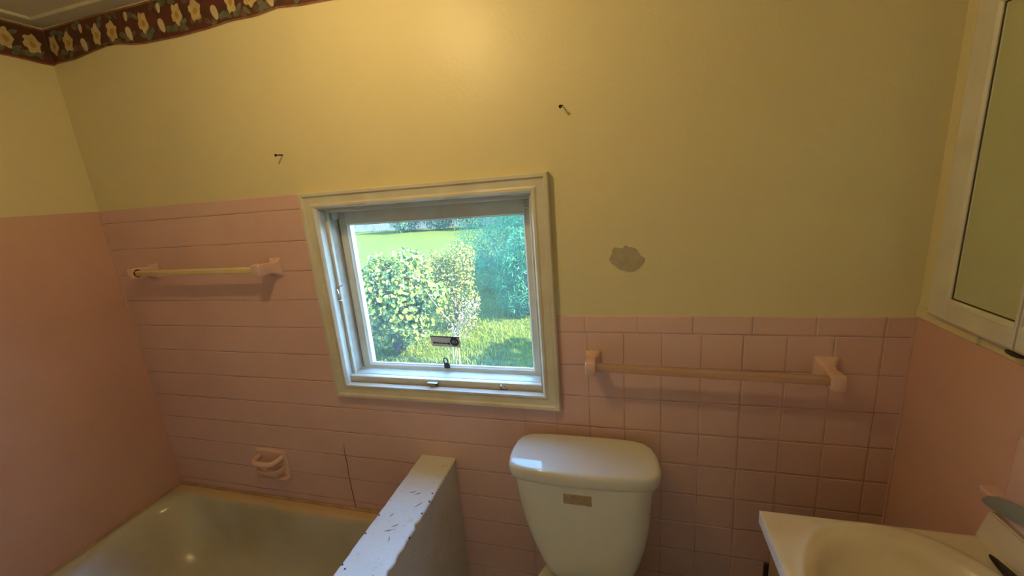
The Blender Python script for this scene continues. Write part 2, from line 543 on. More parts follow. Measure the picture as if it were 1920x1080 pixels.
    seq += [(XL - 0.20, 'b', 1), (XL - 0.275, 'f', 1), (XL - 0.35, 'F', 1), (XL - 0.43, 'b', 1), (XL - 0.5, 'f', 1)]
    for u, kind, w in seq:
        if kind == 'F': flower(u, 1.093, 0.038, 0.62)
        elif kind == 'f': flower(u, 1.092, 0.034, 0.86)
        else:
            bud(u, 1.075, 0.021)
            bud(u + 0.004, 1.126, 0.014, -0.1)
        for q in range(7):
            uu = u + rr.uniform(-0.035, 0.035)
            if abs(uu - XL) < 0.03: continue
            leaf(uu, rr.choice([rr.uniform(1.048, 1.068), rr.uniform(1.115, 1.14), rr.uniform(1.05, 1.07)]), rr.uniform(0.014, 0.022), rr.uniform(-0.9, 0.9), rr.choice([3, 3, 4]))
    return finish('wallpaper_border', bm, mats, weld=False)
tag(border(), 'maroon floral wallpaper border with cream blossoms under the ceiling', 'wallpaper border')

# ------------------------------------------------------------------ window
win = empty('window_1', (-0.63, 0.0, -0.26))
tag(win, 'small white awning window looking out on the sunny yard', kind='structure')
# moulded casing, four mitred sides
def casing():
    bm = bmesh.new()
    x0, x1, z0, z1 = -1.058, -0.2, -0.268, 0.487
    #   (inward offset, y)
    prof = [(0.0, 0.004), (0.0, -0.017), (0.003, -0.021), (0.012, -0.021), (0.015, -0.0165), (0.017, -0.0150), (0.036, -0.0125), (0.039, -0.0135), (0.042, -0.0165), (0.049, -0.0165), (0.053, -0.012), (0.056, -0.006), (0.056, 0.006)]
    loops = []
    for u, y in prof:
        ub = min(u, 0.050) if u < 0.05 else 0.048 + (u - 0.05) * 0.5
        loops.append([(x0 + u, y, z0 + ub), (x1 - u, y, z0 + ub), (x1 - u, y, z1 - u), (x0 + u, y, z1 - u)])
    loft(bm, loops, False, False)
    return bm
finish('casing', casing(), M['trim'], win, smooth=25)
# jamb lining, four boards
bm = bmesh.new()
box(bm, WX0 - 0.016, WX0, 0.0, 0.165, WZ0 - 0.02, WZ1 + 0.016)
box(bm, WX1, WX1 + 0.016, 0.0, 0.165, WZ0 - 0.02, WZ1 + 0.016)
box(bm, WX0 - 0.001, WX1 + 0.001, 0.0, 0.165, WZ1, WZ1 + 0.016)
finish('jamb', bm, M['sashpaint'], win, weld=False)
bm = bmesh.new()
box(bm, WX0 - 0.016, WX1 + 0.016, -0.004, 0.20, WZ0 - 0.022, WZ0 + 0.003, 0.002)
finish('stool', bm, M['sashpaint'], win)
# stop beads round the opening
bm = bmesh.new()
box(bm, WX0 - 0.001, WX0 + 0.011, 0.036, 0.050, WZ0, WZ1, 0.003)
box(bm, WX1 - 0.011, WX1 + 0.001, 0.036, 0.050, WZ0, WZ1, 0.003)
box(bm, WX0, WX1, 0.036, 0.050, WZ1 - 0.010, WZ1 + 0.001, 0.003)
finish('stop_bead', bm, M['trim'], win, smooth=40, weld=False)
bm = bmesh.new()
box(bm, WX0 - 0.001, WX0 + 0.026, 0.139, 0.158, WZ0, WZ1, 0.002)
box(bm, WX1 - 0.026, WX1 + 0.001, 0.139, 0.158, WZ0, WZ1, 0.002)
box(bm, WX0, WX1, 0.139, 0.158, WZ1 - 0.026, WZ1 + 0.001, 0.002)
finish('stop_bead', bm, M['sashpaint'], win, smooth=40, weld=False)
bm = bmesh.new()
box(bm, WX0 + 0.001, WX1 - 0.001, 0.014, 0.036, WZ0 + 0.002, WZ0 + 0.030, 0.004)
finish('stop_bead', bm, M['trim'], win, smooth=40)
bm = bmesh.new()
box(bm, WX0 + 0.001, WX1 - 0.001, 0.045, 0.094, WZ0 + 0.002, WZ0 + 0.026, 0.003)
finish('sill_ledge', bm, M['sashpaint'], win, smooth=40)
# sash
sash_bm = bmesh.new()
sx0, sx1, sz0, sz1 = WX0 + 0.008, WX1 - 0.006, -0.205, 0.4235
gx0, gx1, gz0, gz1 = -0.968, -0.311, -0.180, 0.362
y0, y1 = 0.098, 0.136
box(sash_bm, sx0, gx0 - 0.010, y0, y1, sz0, sz1, 0.002)
box(sash_bm, gx1 + 0.010, sx1, y0, y1, sz0, sz1, 0.002)
box(sash_bm, gx0 - 0.010, gx1 + 0.010, y0, y1, gz1 + 0.010, sz1, 0.002)
box(sash_bm, gx0 - 0.010, gx1 + 0.010, y0, y1, sz0, gz0 - 0.010, 0.002)
# bevelled glazing rebate
lo = [[(gx0 - u, y, gz0 - u), (gx1 + u, y, gz0 - u), (gx1 + u, y, gz1 + u), (gx0 - u, y, gz1 + u)] for u, y in ((0.011, 0.0985), (0.006, 0.099), (0.004, 0.104), (0.0, 0.108), (0.0, 0.114))]
loft(sash_bm, lo, False, False)
sash = finish('sash', sash_bm, M['trim'], win, smooth=30, weld=False)
bm = bmesh.new()
box(bm, gx0 - 0.003, gx1 + 0.003, 0.1100, 0.1130, gz0 - 0.003, gz1 + 0.003)
pane = finish('glass_pane', bm, M['glass'], sash)
# sticker on the pane (slightly crooked) : dark print and round mark, part of the sash
def sticker():
    mats = [mat('grey_sticker_paper', (0.58, 0.59, 0.57), 0.5, var=0.08, vscale=60), mat('sticker_ink', (0.028, 0.032, 0.045), 0.5, var=0.1), mat('sticker_pale_print', (0.42, 0.45, 0.47), 0.5, var=0.1)]
    bm = bmesh.new()
    c = Vector((-0.641, 0.1094, -0.086)); ang = math.radians(-1.5)
    def pnt(u, v, h): 
        return Vector((c.x + u * math.cos(ang) - v * math.sin(ang) - 0.10 * v, c.y - h, c.z + u * math.sin(ang) + v * math.cos(ang)))
    def poly(pts, mi, h):
        f = bm.faces.new([bm.verts.new(pnt(u, v, h)) for u, v in pts]); f.material_index = mi
    W, H = 0.0585, 0.0205
    poly([(-W, -H), (W, -H), (W, H), (-W, H)], 0, 0.0)
    poly([(-W, H - 0.004), (W, H - 0.004), (W, H), (-W, H)], 1, 0.0002)
    poly([(0.036 + 0.0175 * math.cos(a * math.pi / 12), 0.001 + 0.0175 * math.sin(a * math.pi / 12)) for a in range(24)], 1, 0.0003)
    # wavy line of script, thick stroke then a tail
    xs = [-0.052 + 0.0022 * k for k in range(31)]
    rr = random.Random(5)
    for a, b in zip(xs[:-1], xs[1:]):
        h1 = 0.0022 + rr.uniform(0, 0.0035)
        poly([(a, -0.0085 - 0.0012), (b, -0.0085 - 0.0012), (b, -0.0085 + h1), (a, -0.0085 + h1)], 1, 0.0003)
    poly([(0.004, -0.010), (0.016, -0.0125), (0.018, -0.004), (0.010, -0.003)], 1, 0.00035)
    # pale marks in the round emblem : two bars with an arc between
    for q in (-0.0065, 0.0075):
        poly([(0.036 + q - 0.0016, -0.004), (0.036 + q + 0.0016, -0.004), (0.036 + q + 0.0016, 0.005), (0.036 + q - 0.0016, 0.005)], 2, 0.0005)
    for k in range(7):
        a0, a1 = math.radians(60 + 34 * k), math.radians(94 + 34 * k)
        poly([(0.037 + 0.003 * math.cos(a0), 0.0005 + 0.004 * math.sin(a0)), (0.037 + 0.003 * math.cos(a1), 0.0005 + 0.004 * math.sin(a1)), (0.037 + 0.005 * math.cos(a1), 0.0005 + 0.006 * math.sin(a1)), (0.037 + 0.005 * math.cos(a0), 0.0005 + 0.006 * math.sin(a0))], 2, 0.0005)
    return finish('sticker', bm, mats, sash, weld=False)
st = sticker()
st['label'] = 'small grey sticker with dark script and round dark emblem on the window glass'
# latch handle on the bottom rail
bm = bmesh.new()
box(bm, -0.650, -0.628, 0.090, 0.0985, -0.186, -0.166, 0.002)
tube(bm, [(-0.646, 0.092, -0.172), (-0.6465, 0.089, -0.160), (-0.646, 0.087, -0.148), (-0.643, 0.086, -0.1425), (-0.639, 0.086, -0.141), (-0.635, 0.086, -0.1425), (-0.632, 0.087, -0.148), (-0.6315, 0.089, -0.160), (-0.632, 0.092, -0.172)], 0.0022, 8)
box(bm, -0.647, -0.631, 0.087, 0.094, -0.172, -0.161, 0.002)
h = finish('latch_hook', bm, M['darkmetal'], sash, smooth=40)
h['label'] = 'dark metal latch hook'
# keeper plate and broken stub on the bottom stop
bm = bmesh.new()
box(bm, -0.679, -0.640, -0.002, 0.014, WZ0 + 0.020, WZ0 + 0.024, 0.001)
box(bm, -0.675, -0.644, 0.009, 0.0145, WZ0 + 0.006, WZ0 + 0.022, 0.001)
box(bm, -0.668, -0.650, -0.0015, 0.002, WZ0 + 0.008, WZ0 + 0.021, 0.001)
k = finish('latch_keeper', bm, mat('dull_metal', (0.40, 0.40, 0.38), 0.4, 0.6, var=0.2), win, weld=False)
bm = bmesh.new()
box(bm, -0.412, -0.384, 0.0105, 0.0145, WZ0 + 0.006, WZ0 + 0.016, 0.0015)
tube(bm, [(-0.408, 0.011, WZ0 + 0.012), (-0.408, 0.006, WZ0 + 0.020), (-0.404, 0.006, WZ0 + 0.027)], 0.002, 6)
tube(bm, [(-0.389, 0.011, WZ0 + 0.012), (-0.390, 0.006, WZ0 + 0.018), (-0.393, 0.006, WZ0 + 0.024)], 0.0026, 6)
finish('latch_keeper', bm, M['chrome'], win, smooth=40, weld=False)
# hinge plates in the two upper corners
bm = bmesh.new()
box(bm, WX0 - 0.001, WX0 + 0.004, 0.010, 0.070, WZ1 - 0.034, WZ1 - 0.003, 0.0015)
box(bm, WX0, WX0 + 0.016, 0.062, 0.099, WZ1 - 0.036, WZ1 - 0.008, 0.003)
for yy, zz in ((0.030, WZ1 - 0.012), (0.046, WZ1 - 0.024)):
    uvsphere(bm, (WX0 + 0.0035, yy, zz), 0.0028, u=8, v=6)
finish('hinge_plate', bm, M['sashpaint'], win, smooth=40, weld=False)
bm = bmesh.new()
box(bm, WX1 - 0.022, WX1 + 0.001, 0.052, 0.099, WZ1 - 0.034, WZ1 - 0.012, 0.003)
box(bm, WX1 - 0.030, WX1, 0.050, 0.099, WZ1 - 0.040, WZ1 - 0.035, 0.001)
finish('hinge_plate', bm, M['sashpaint'], win, smooth=40, weld=False)
# little wire hook on the left jamb
bm = bmesh.new()
tube(bm, [(WX0 + 0.001, 0.034, 0.142), (WX0 + 0.008, 0.032, 0.146), (WX0 + 0.014, 0.036, 0.150), (WX0 + 0.018, 0.046, 0.152)], 0.0018, 6)
tube(bm, [(WX0 + 0.002, 0.030, 0.142), (WX0 + 0.006, 0.030, 0.128), (WX0 + 0.006, 0.032, 0.105), (WX0 + 0.003, 0.036, 0.098)], 0.0022, 6)
tube(bm, [(WX0 + 0.001, 0.028, 0.098), (WX0 + 0.009, 0.032, 0.097), (WX0 + 0.009, 0.040, 0.097)], 0.0025, 6)
finish('wire_hook', bm, M['chrome'], win, smooth=40)

# ------------------------------------------------------------------ towel bars and soap dish
def bracket_bm(cx, cz, tipz, wb, hb, wt, ht, yt, lean=0.0):
    bm = bmesh.new()
    secs = [(0.0, wb, hb, cz, 0.006), (-0.004, wb, hb, cz, 0.006), (-0.008, wb * 0.94, hb * 0.95, cz, 0.007), (-0.013, wb * 0.72, hb * 0.74, cz, 0.008), (-0.022, wt * 0.86, ht * 0.98, cz * 0.7 + tipz * 0.3, 0.007),
            (-0.038, wt * 0.86, ht * 0.92, tipz, 0.006), (-0.048, wt, ht, tipz, 0.006), (yt + 0.004, wt, ht, tipz, 0.006), (yt + 0.001, wt * 0.95, ht * 0.95, tipz, 0.006), (yt, wt * 0.86, ht * 0.86, tipz, 0.005)]
    loops = []
    for y, w, h, z, r in secs:
        loops.append([(cx + lean * min(1, max(0, (-y - 0.01) / 0.04)) + a, y, z + b) for a, b in rrect(w, h, r, 4)])
    loft(bm, loops)
    return bm

# left bar
tb = empty('towel_bar', (-1.53, 0.0, 0.235), 'pink ceramic towel bar with cream rod, left of the window over the tub', 'towel bar')
finish('bracket', bracket_bm(-1.842, 0.236, 0.240, 0.060, 0.062, 0.034, 0.042, -0.083, -0.006), M['pinkcer'], tb, smooth=40)
finish('bracket', bracket_bm(-1.226, 0.236, 0.238, 0.050, 0.068, 0.036, 0.044, -0.083, -0.012), M['pinkcer'], tb, smooth=40)
bm = bmesh.new()
xs = (-1.838, -1.836, -1.254, -1.252)
loft(bm, [[(x, -0.066 + a, 0.239 + b) for a, b in rrect(w, w, 0.005, 4)] for x, w in zip(xs, (0.018, 0.021, 0.021, 0.021))])
r = finish('rod', bm, M['rodcream'], tb, smooth=40); r['label'] = 'cream plastic rod'
bm = bmesh.new()
loft(bm, [[(x, -0.066 + 0.0155 * math.cos(a * math.pi / 8), 0.240 + 0.0155 * math.sin(a * math.pi / 8)) for a in range(16)] for x in (-1.8345, -1.8305)])
finish('socket', bm, mat('dark_socket', (0.05, 0.02, 0.012), 0.8, var=0.2), tb)
# right bar
tb2 = empty('towel_bar', (0.22, 0.0, -0.092), 'pink towel bar with clear acrylic rod on the tiles right of the toilet tank', 'towel bar')
finish('bracket', bracket_bm(-0.092, -0.093, -0.086, 0.046, 0.068, 0.030, 0.044, -0.083, -0.002), M['pinkcer'], tb2, smooth=40)
finish('bracket', bracket_bm(0.530, -0.091, -0.100, 0.060, 0.068, 0.034, 0.044, -0.083, 0.0), M['pinkcer'], tb2, smooth=40)
bm = bmesh.new()
loft(bm, [[(x, -0.064 + a, z + b) for a, b in rrect(0.023, 0.023, 0.006, 4)] for x, z in ((-0.080, -0.086), (0.516, -0.098))])
r = finish('rod', bm, M['acrylic'], tb2, smooth=40); r['label'] = 'clear pinkish acrylic rod'

# soap dish with grab loop
sd = empty('soap_dish', (-1.465, 0.0, -0.615), 'pink ceramic soap dish with grab loop on the tile above the tub', 'soap dish')
cx, cz = -1.462, -0.617
bm = bmesh.new()
loft(bm, [[(cx + a, y, cz + b) for a, b in rrect(w, h, 0.008, 4)] for y, w, h in ((0.0, 0.160, 0.128), (-0.006, 0.160, 0.128), (-0.010, 0.152, 0.120), (-0.011, 0.146, 0.114))])
finish('back_plate', bm, M['pinkcer'], sd, smooth=40)
bm = bmesh.new()
pth = []
for a in range(0, 13):
    t = math.pi * a / 12
    cxx = cx - 0.062 * math.cos(t) if True else 0
    sx = math.copysign(abs(math.cos(t)) ** 0.45, -math.cos(t)); sy = abs(math.sin(t)) ** 0.6
    pth.append((cx + 0.058 * sx, -0.006 - 0.056 * sy, cz + 0.037 - 0.004 * sy))
tube(bm, pth, 0.0115, 12)
finish('grab_loop', bm, M['pinkcer'], sd, smooth=60)
bm = bmesh.new()
loops = []
for z, w, d in ((-0.006, 0.124, 0.052), (-0.010, 0.125, 0.054), (-0.030, 0.116, 0.049), (-0.044, 0.104, 0.040), (-0.050, 0.09, 0.030)):
    lp = []
    for a in range(0, 17):
        t = math.pi * a / 16
        sx = math.copysign(abs(math.cos(t)) ** 0.5, -math.cos(t)); sy = abs(math.sin(t)) ** 0.6
        lp.append((cx + w / 2 * sx, -0.004 - d * sy, cz + z))
    loops.append(lp)
# inner bowl
inn = []
for z, w, d in ((-0.006, 0.112, 0.046), (-0.026, 0.094, 0.036), (-0.036, 0.07, 0.024)):
    lp = []
    for a in range(0, 17):
        t = math.pi * a / 16
        sx = math.copysign(abs(math.cos(t)) ** 0.5, -math.cos(t)); sy = abs(math.sin(t)) ** 0.6
        lp.append((cx + w / 2 * sx, -0.004 - d * sy, cz + z))
    inn.append(lp)
loft(bm, list(reversed(loops)) + inn, True, True)
finish('tray', bm, M['pinkcer'], sd, smooth=50)
bm = bmesh.new()
box(bm, cx - 0.078, cx + 0.078, -0.030, -0.004, cz - 0.066, cz - 0.053, 0.005, 3)
finish('flange', bm, M['pinkcer'], sd, smooth=50)

# ------------------------------------------------------------------ bathtub
def bathtub():
    root = empty('bathtub', (-1.4, -0.39, ZF), 'worn off-white bathtub in the tiled corner left of the low partition', 'bathtub')
    X0, X1, Y0, Y1, ZR = XL + 0.001, -0.748, -0.79, -0.001, -0.797
    bm = bmesh.new()
    def rl(x0, x1, y0, y1, r, z):
        pts = rrect(x1 - x0, y1 - y0, r, 8)
        cx, cy = (x0 + x1) / 2, (y0 + y1) / 2
        return [(cx + a, cy + b, z) for a, b in pts]
    loops = [rl(X0, X1, Y0, Y1, 0.004, ZF + 0.001), rl(X0, X1, Y0, Y1, 0.006, ZR - 0.010), rl(X0 + 0.003, X1 - 0.003, Y0 + 0.003, Y1 - 0.003, 0.008, ZR - 0.002),
             rl(X0 + 0.010, X1 - 0.010, Y0 + 0.010, Y1 - 0.008, 0.02, ZR), rl(X0 + 0.020, X1 - 0.055, Y0 + 0.06, Y1 - 0.034, 0.10, ZR + 0.001),
             rl(X0 + 0.026, X1 - 0.062, Y0 + 0.068, Y1 - 0.042, 0.125, ZR - 0.002), rl(X0 + 0.034, X1 - 0.068, Y0 + 0.074, Y1 - 0.050, 0.14, ZR - 0.010),
             rl(X0 + 0.050, X1 - 0.074, Y0 + 0.080, Y1 - 0.058, 0.15, ZR - 0.035), rl(X0 + 0.105, X1 - 0.085, Y0 + 0.090, Y1 - 0.070, 0.15, ZR - 0.12),
             rl(X0 + 0.165, X1 - 0.10, Y0 + 0.105, Y1 - 0.085, 0.15, ZR - 0.20), rl(X0 + 0.215, X1 - 0.12, Y0 + 0.125, Y1 - 0.105, 0.14, ZR - 0.25),
             rl(X0 + 0.27, X1 - 0.16, Y0 + 0.165, Y1 - 0.145, 0.12, ZR - 0.275), rl(X0 + 0.36, X1 - 0.25, Y0 + 0.25, Y1 - 0.24, 0.08, ZR - 0.282)]
    loft(bm, loops, True, True)
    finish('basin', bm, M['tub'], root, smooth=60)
    bm = bmesh.new()
    box(bm, XL, X1, -0.012, -0.0005, ZR - 0.004, ZR + 0.007, 0.003)
    box(bm, XL + 0.0005, XL + 0.009, Y0, -0.011, ZR - 0.004, ZR + 0.006, 0.003)
    c = finish('caulk_bead', bm, M['caulk'], root, smooth=40, weld=False); c['label'] = 'yellowed caulk bead along the tiles'
    bm = bmesh.new()
    loft(bm, [[(-0.98 + 0.028 * rr_ * math.cos(a * math.pi / 10), -0.42 + 0.028 * rr_ * math.sin(a * math.pi / 10), ZR - 0.282 + z) for a in range(20)] for rr_, z in ((1, 0.0005), (1, 0.003), (0.8, 0.004), (0.5, 0.002))])
    finish('drain', bm, M['chrome'], root, smooth=40)
bathtub()

# ------------------------------------------------------------------ low partition
def partition():
    root = empty('partition', (-0.67, -0.4, ZF), 'low white partition with scuffed chipped cap between tub and toilet', 'partition')
    zt = -0.500
    bm = bmesh.new()
    box(bm, -0.735, -0.608, -0.84, -0.001, ZF, zt - 0.018)
    finish('panel', bm, M['scuffed'], root)
    # cap board with a chipped right edge
    bm = bmesh.new()
    rr = random.Random(11)
    n = 60
    left, right, rlow = [], [], []
    for k in range(n + 1):
        y = -0.001 - 0.849 * k / n
        tl = -0.742 + rr.uniform(-0.001, 0.001)
        tr = -0.603 + 0.009 * k / n + rr.uniform(-0.0012, 0.0012)
        if k > 16 and rr.random() < 0.22: tr -= rr.uniform(0.002, 0.006)
        left.append((tl, y)); right.append((tr, y))
    loops = []
    for (xl, y), (xr, _) in zip(left, right):
        loops.append([(xl, y, zt - 0.018), (xl - 0.001, y, zt - 0.004), (xl + 0.003, y, zt), (xr - 0.0035, y, zt), (xr, y, zt - 0.004), (xr - 0.001, y, zt - 0.018)])
    loft(bm, loops)
    finish('cap_board', bm, M['scuffed'], root, smooth=30)
    # nail heads and gouges in the cap
    bm = bmesh.new()
    for x, y in ((-0.735, -0.30), (-0.736, -0.37), (-0.737, -0.475), (-0.722, -0.485), (-0.738, -0.515), (-0.61, -0.185), (-0.603, -0.22), (-0.605, -0.27), (-0.598, -0.36)):
        loft(bm, [[(x + 0.0028 * q * math.cos(a * math.pi / 5), y + 0.0032 * q * math.sin(a * math.pi / 5), zt + h) for a in range(10)] for q, h in ((1, -0.001), (0.9, 0.0006))])
    g = finish('nail_head', bm, M['nailm'], root, weld=False)
    bm = bmesh.new()
    for (x0, y0), (x1, y1) in (((-0.672, -0.335), (-0.655, -0.320)), ((-0.685, -0.353), (-0.662, -0.342)), ((-0.661, -0.365), (-0.652, -0.385)), ((-0.690, -0.195), (-0.668, -0.185)), ((-0.668, -0.200), (-0.650, -0.188)), ((-0.64, -0.25), (-0.625, -0.225)), ((-0.70, -0.30), (-0.694, -0.285))):
        tube(bm, [(x0, y0, zt - 0.0003), ((x0 + x1) / 2 + 0.002, (y0 + y1) / 2, zt + 0.0002), (x1, y1, zt - 0.0003)], [0.0008, 0.0022, 0.0008], 6)
    finish('gouge', bm, mat('bare_wood_gouge', (0.47, 0.43, 0.36), 0.8, var=0.2), root, weld=False)
partition()

# ------------------------------------------------------------------ toilet
def toilet():
    root = empty('toilet', (-0.12, -0.35, ZF), 'white toilet with lidded tank against the pink tiles under the window', 'toilet')
    # lid outline as seen from above (rear edge near the wall, bowed front)
    out = [(-0.345, -0.150), (-0.346, -0.115), (-0.341, -0.075), (-0.330, -0.048), (-0.306, -0.032), (-0.26, -0.026), (-0.20, -0.022), (-0.12, -0.020), (-0.03, -0.021), (0.035, -0.027), (0.066, -0.038), (0.084, -0.057), (0.094, -0.085), (0.100, -0.125), (0.1005, -0.155), (0.094, -0.175), (0.080, -0.190), (0.05, -0.199), (0.0, -0.206), (-0.06, -0.2115), (-0.12, -0.2135), (-0.18, -0.2135), (-0.24, -0.2105), (-0.30, -0.203), (-0.327, -0.194), (-0.340, -0.178)]
    cx, cy = -0.123, -0.118
    zt = -0.350
    def ring(s, z, dx=0.0):
        # inset by s metres towards the centre
        r = []
        for x, y in out:
            vx, vy = cx - x, cy - y
            l = math.hypot(vx, vy)
            r.append((x + vx / l * s, y + vy / l * s * 0.9, z + 0.030 * (y + 0.19)))
        return r
    bm = bmesh.new()
    loft(bm, [ring(0.020, zt - 0.046), ring(0.010, zt - 0.046), ring(0.003, zt - 0.042), ring(0.0, zt - 0.033), ring(0.0, zt - 0.016), ring(0.002, zt - 0.008), ring(0.006, zt - 0.003), ring(0.011, zt - 0.0008), ring(0.016, zt - 0.0001), ring(0.022, zt)])
    finish('tank_lid', bm, M['white_china'], root, smooth=50)
    # tank body: superellipse sections
    def sec(z, hw, y0, y1, cxx, e=0.42):
        pts = []
        for a in range(40):
            t = 2 * math.pi * a / 40
            c, s = math.cos(t), math.sin(t)
            x = cxx + hw * math.copysign(abs(c) ** e, c)
            yy = (y0 + y1) / 2 + (y1 - y0) / 2 * math.copysign(abs(s) ** e, s)
            pts.append((x, yy, z))
        return pts
    bm = bmesh.new()
    prof = [(-0.770, 0.085, -0.17, -0.055), (-0.766, 0.103, -0.182, -0.048), (-0.752, 0.119, -0.193, -0.042), (-0.725, 0.135, -0.200, -0.038), (-0.69, 0.150, -0.2035, -0.035), (-0.65, 0.1645, -0.205, -0.033), (-0.60, 0.1785, -0.206, -0.03),
            (-0.55, 0.188, -0.2065, -0.03), (-0.50, 0.195, -0.207, -0.028), (-0.45, 0.2, -0.2075, -0.028), (-0.41, 0.2035, -0.208, -0.028), (-0.394, 0.2045, -0.208, -0.028)]
    loft(bm, [sec(z, hw, y0, y1, -0.124 + 0.010 * min(1, max(0, (-0.45 - z) / 0.25))) for z, hw, y0, y1 in prof])
    tank = finish('tank', bm, M['white_china'], root, smooth=60)
    bm = bmesh.new()
    box(bm, -0.1735, -0.0925, -0.2095, -0.2075, -0.4515, -0.4180, 0.0005, 1)
    lb = finish('label_plate', bm, M['plaque'], tank); lb['label'] = 'tan paper label on the tank front'
    bm = bmesh.new()
    for k in range(3):
        tube(bm, [(-0.150 + 0.008 * k, -0.2098, -0.428 - 0.008 * k), (-0.11 + 0.003 * k, -0.2098, -0.428 - 0.008 * k)], 0.0007, 6)
    finish('label_print', bm, mat('faded_print', (0.28, 0.21, 0.12), 0.6, var=0.2), tank, weld=False)
    # bowl
    def oval(z, hw, yb, yf, n=36):
        pts = []
        for a in range(n):
            t = 2 * math.pi * a / n
            c, s = math.cos(t), math.sin(t)
            ym = yb - (yb - yf) * 0.42
            y = ym + (s * (yb - ym) if s > 0 else s * (ym - yf))
            x = -0.115 + hw * (math.copysign(abs(c) ** (0.75 if s > 0 else 1.0), c))
            pts.append((x, y, z))
        return pts
    bm = bmesh.new()
    loft(bm, [oval(ZF + 0.001, 0.115, -0.10, -0.56), oval(ZF + 0.03, 0.112, -0.11, -0.55), oval(ZF + 0.12, 0.098, -0.12, -0.52), oval(ZF + 0.22, 0.125, -0.10, -0.60), oval(ZF + 0.31, 0.168, -0.07, -0.69), oval(-0.785, 0.182, -0.05, -0.715), oval(-0.772, 0.184, -0.05, -0.718), oval(-0.7685, 0.178, -0.055, -0.712),
              oval(-0.7685, 0.128, -0.26, -0.655), oval(-0.80, 0.118, -0.27, -0.64), oval(-0.90, 0.08, -0.31, -0.55), oval(-0.95, 0.04, -0.36, -0.46)])
    finish('bowl', bm, M['white_china'], root, smooth=60)
    bm = bmesh.new()
    loft(bm, [oval(-0.767, 0.183, -0.232, -0.722), oval(-0.757, 0.185, -0.232, -0.724), oval(-0.750, 0.180, -0.236, -0.718), oval(-0.750, 0.120, -0.30, -0.66), oval(-0.767, 0.117, -0.30, -0.655)], False, False)
    finish('seat', bm, M['bone'], root, smooth=50)
    bm = bmesh.new()
    loft(bm, [oval(-0.7485, 0.182, -0.230, -0.720), oval(-0.738, 0.184, -0.230, -0.722), oval(-0.730, 0.178, -0.236, -0.714), oval(-0.728, 0.12, -0.29, -0.65)])
    finish('seat_lid', bm, M['bone'], root, smooth=50)
    for s in (-1, 1):
        bm = bmesh.new()
        box(bm, -0.115 + s * 0.072 - 0.018, -0.115 + s * 0.072 + 0.018, -0.248, -0.214, -0.768, -0.732, 0.006)
        finish('seat_hinge', bm, M['bone'], root, smooth=40)
toilet()

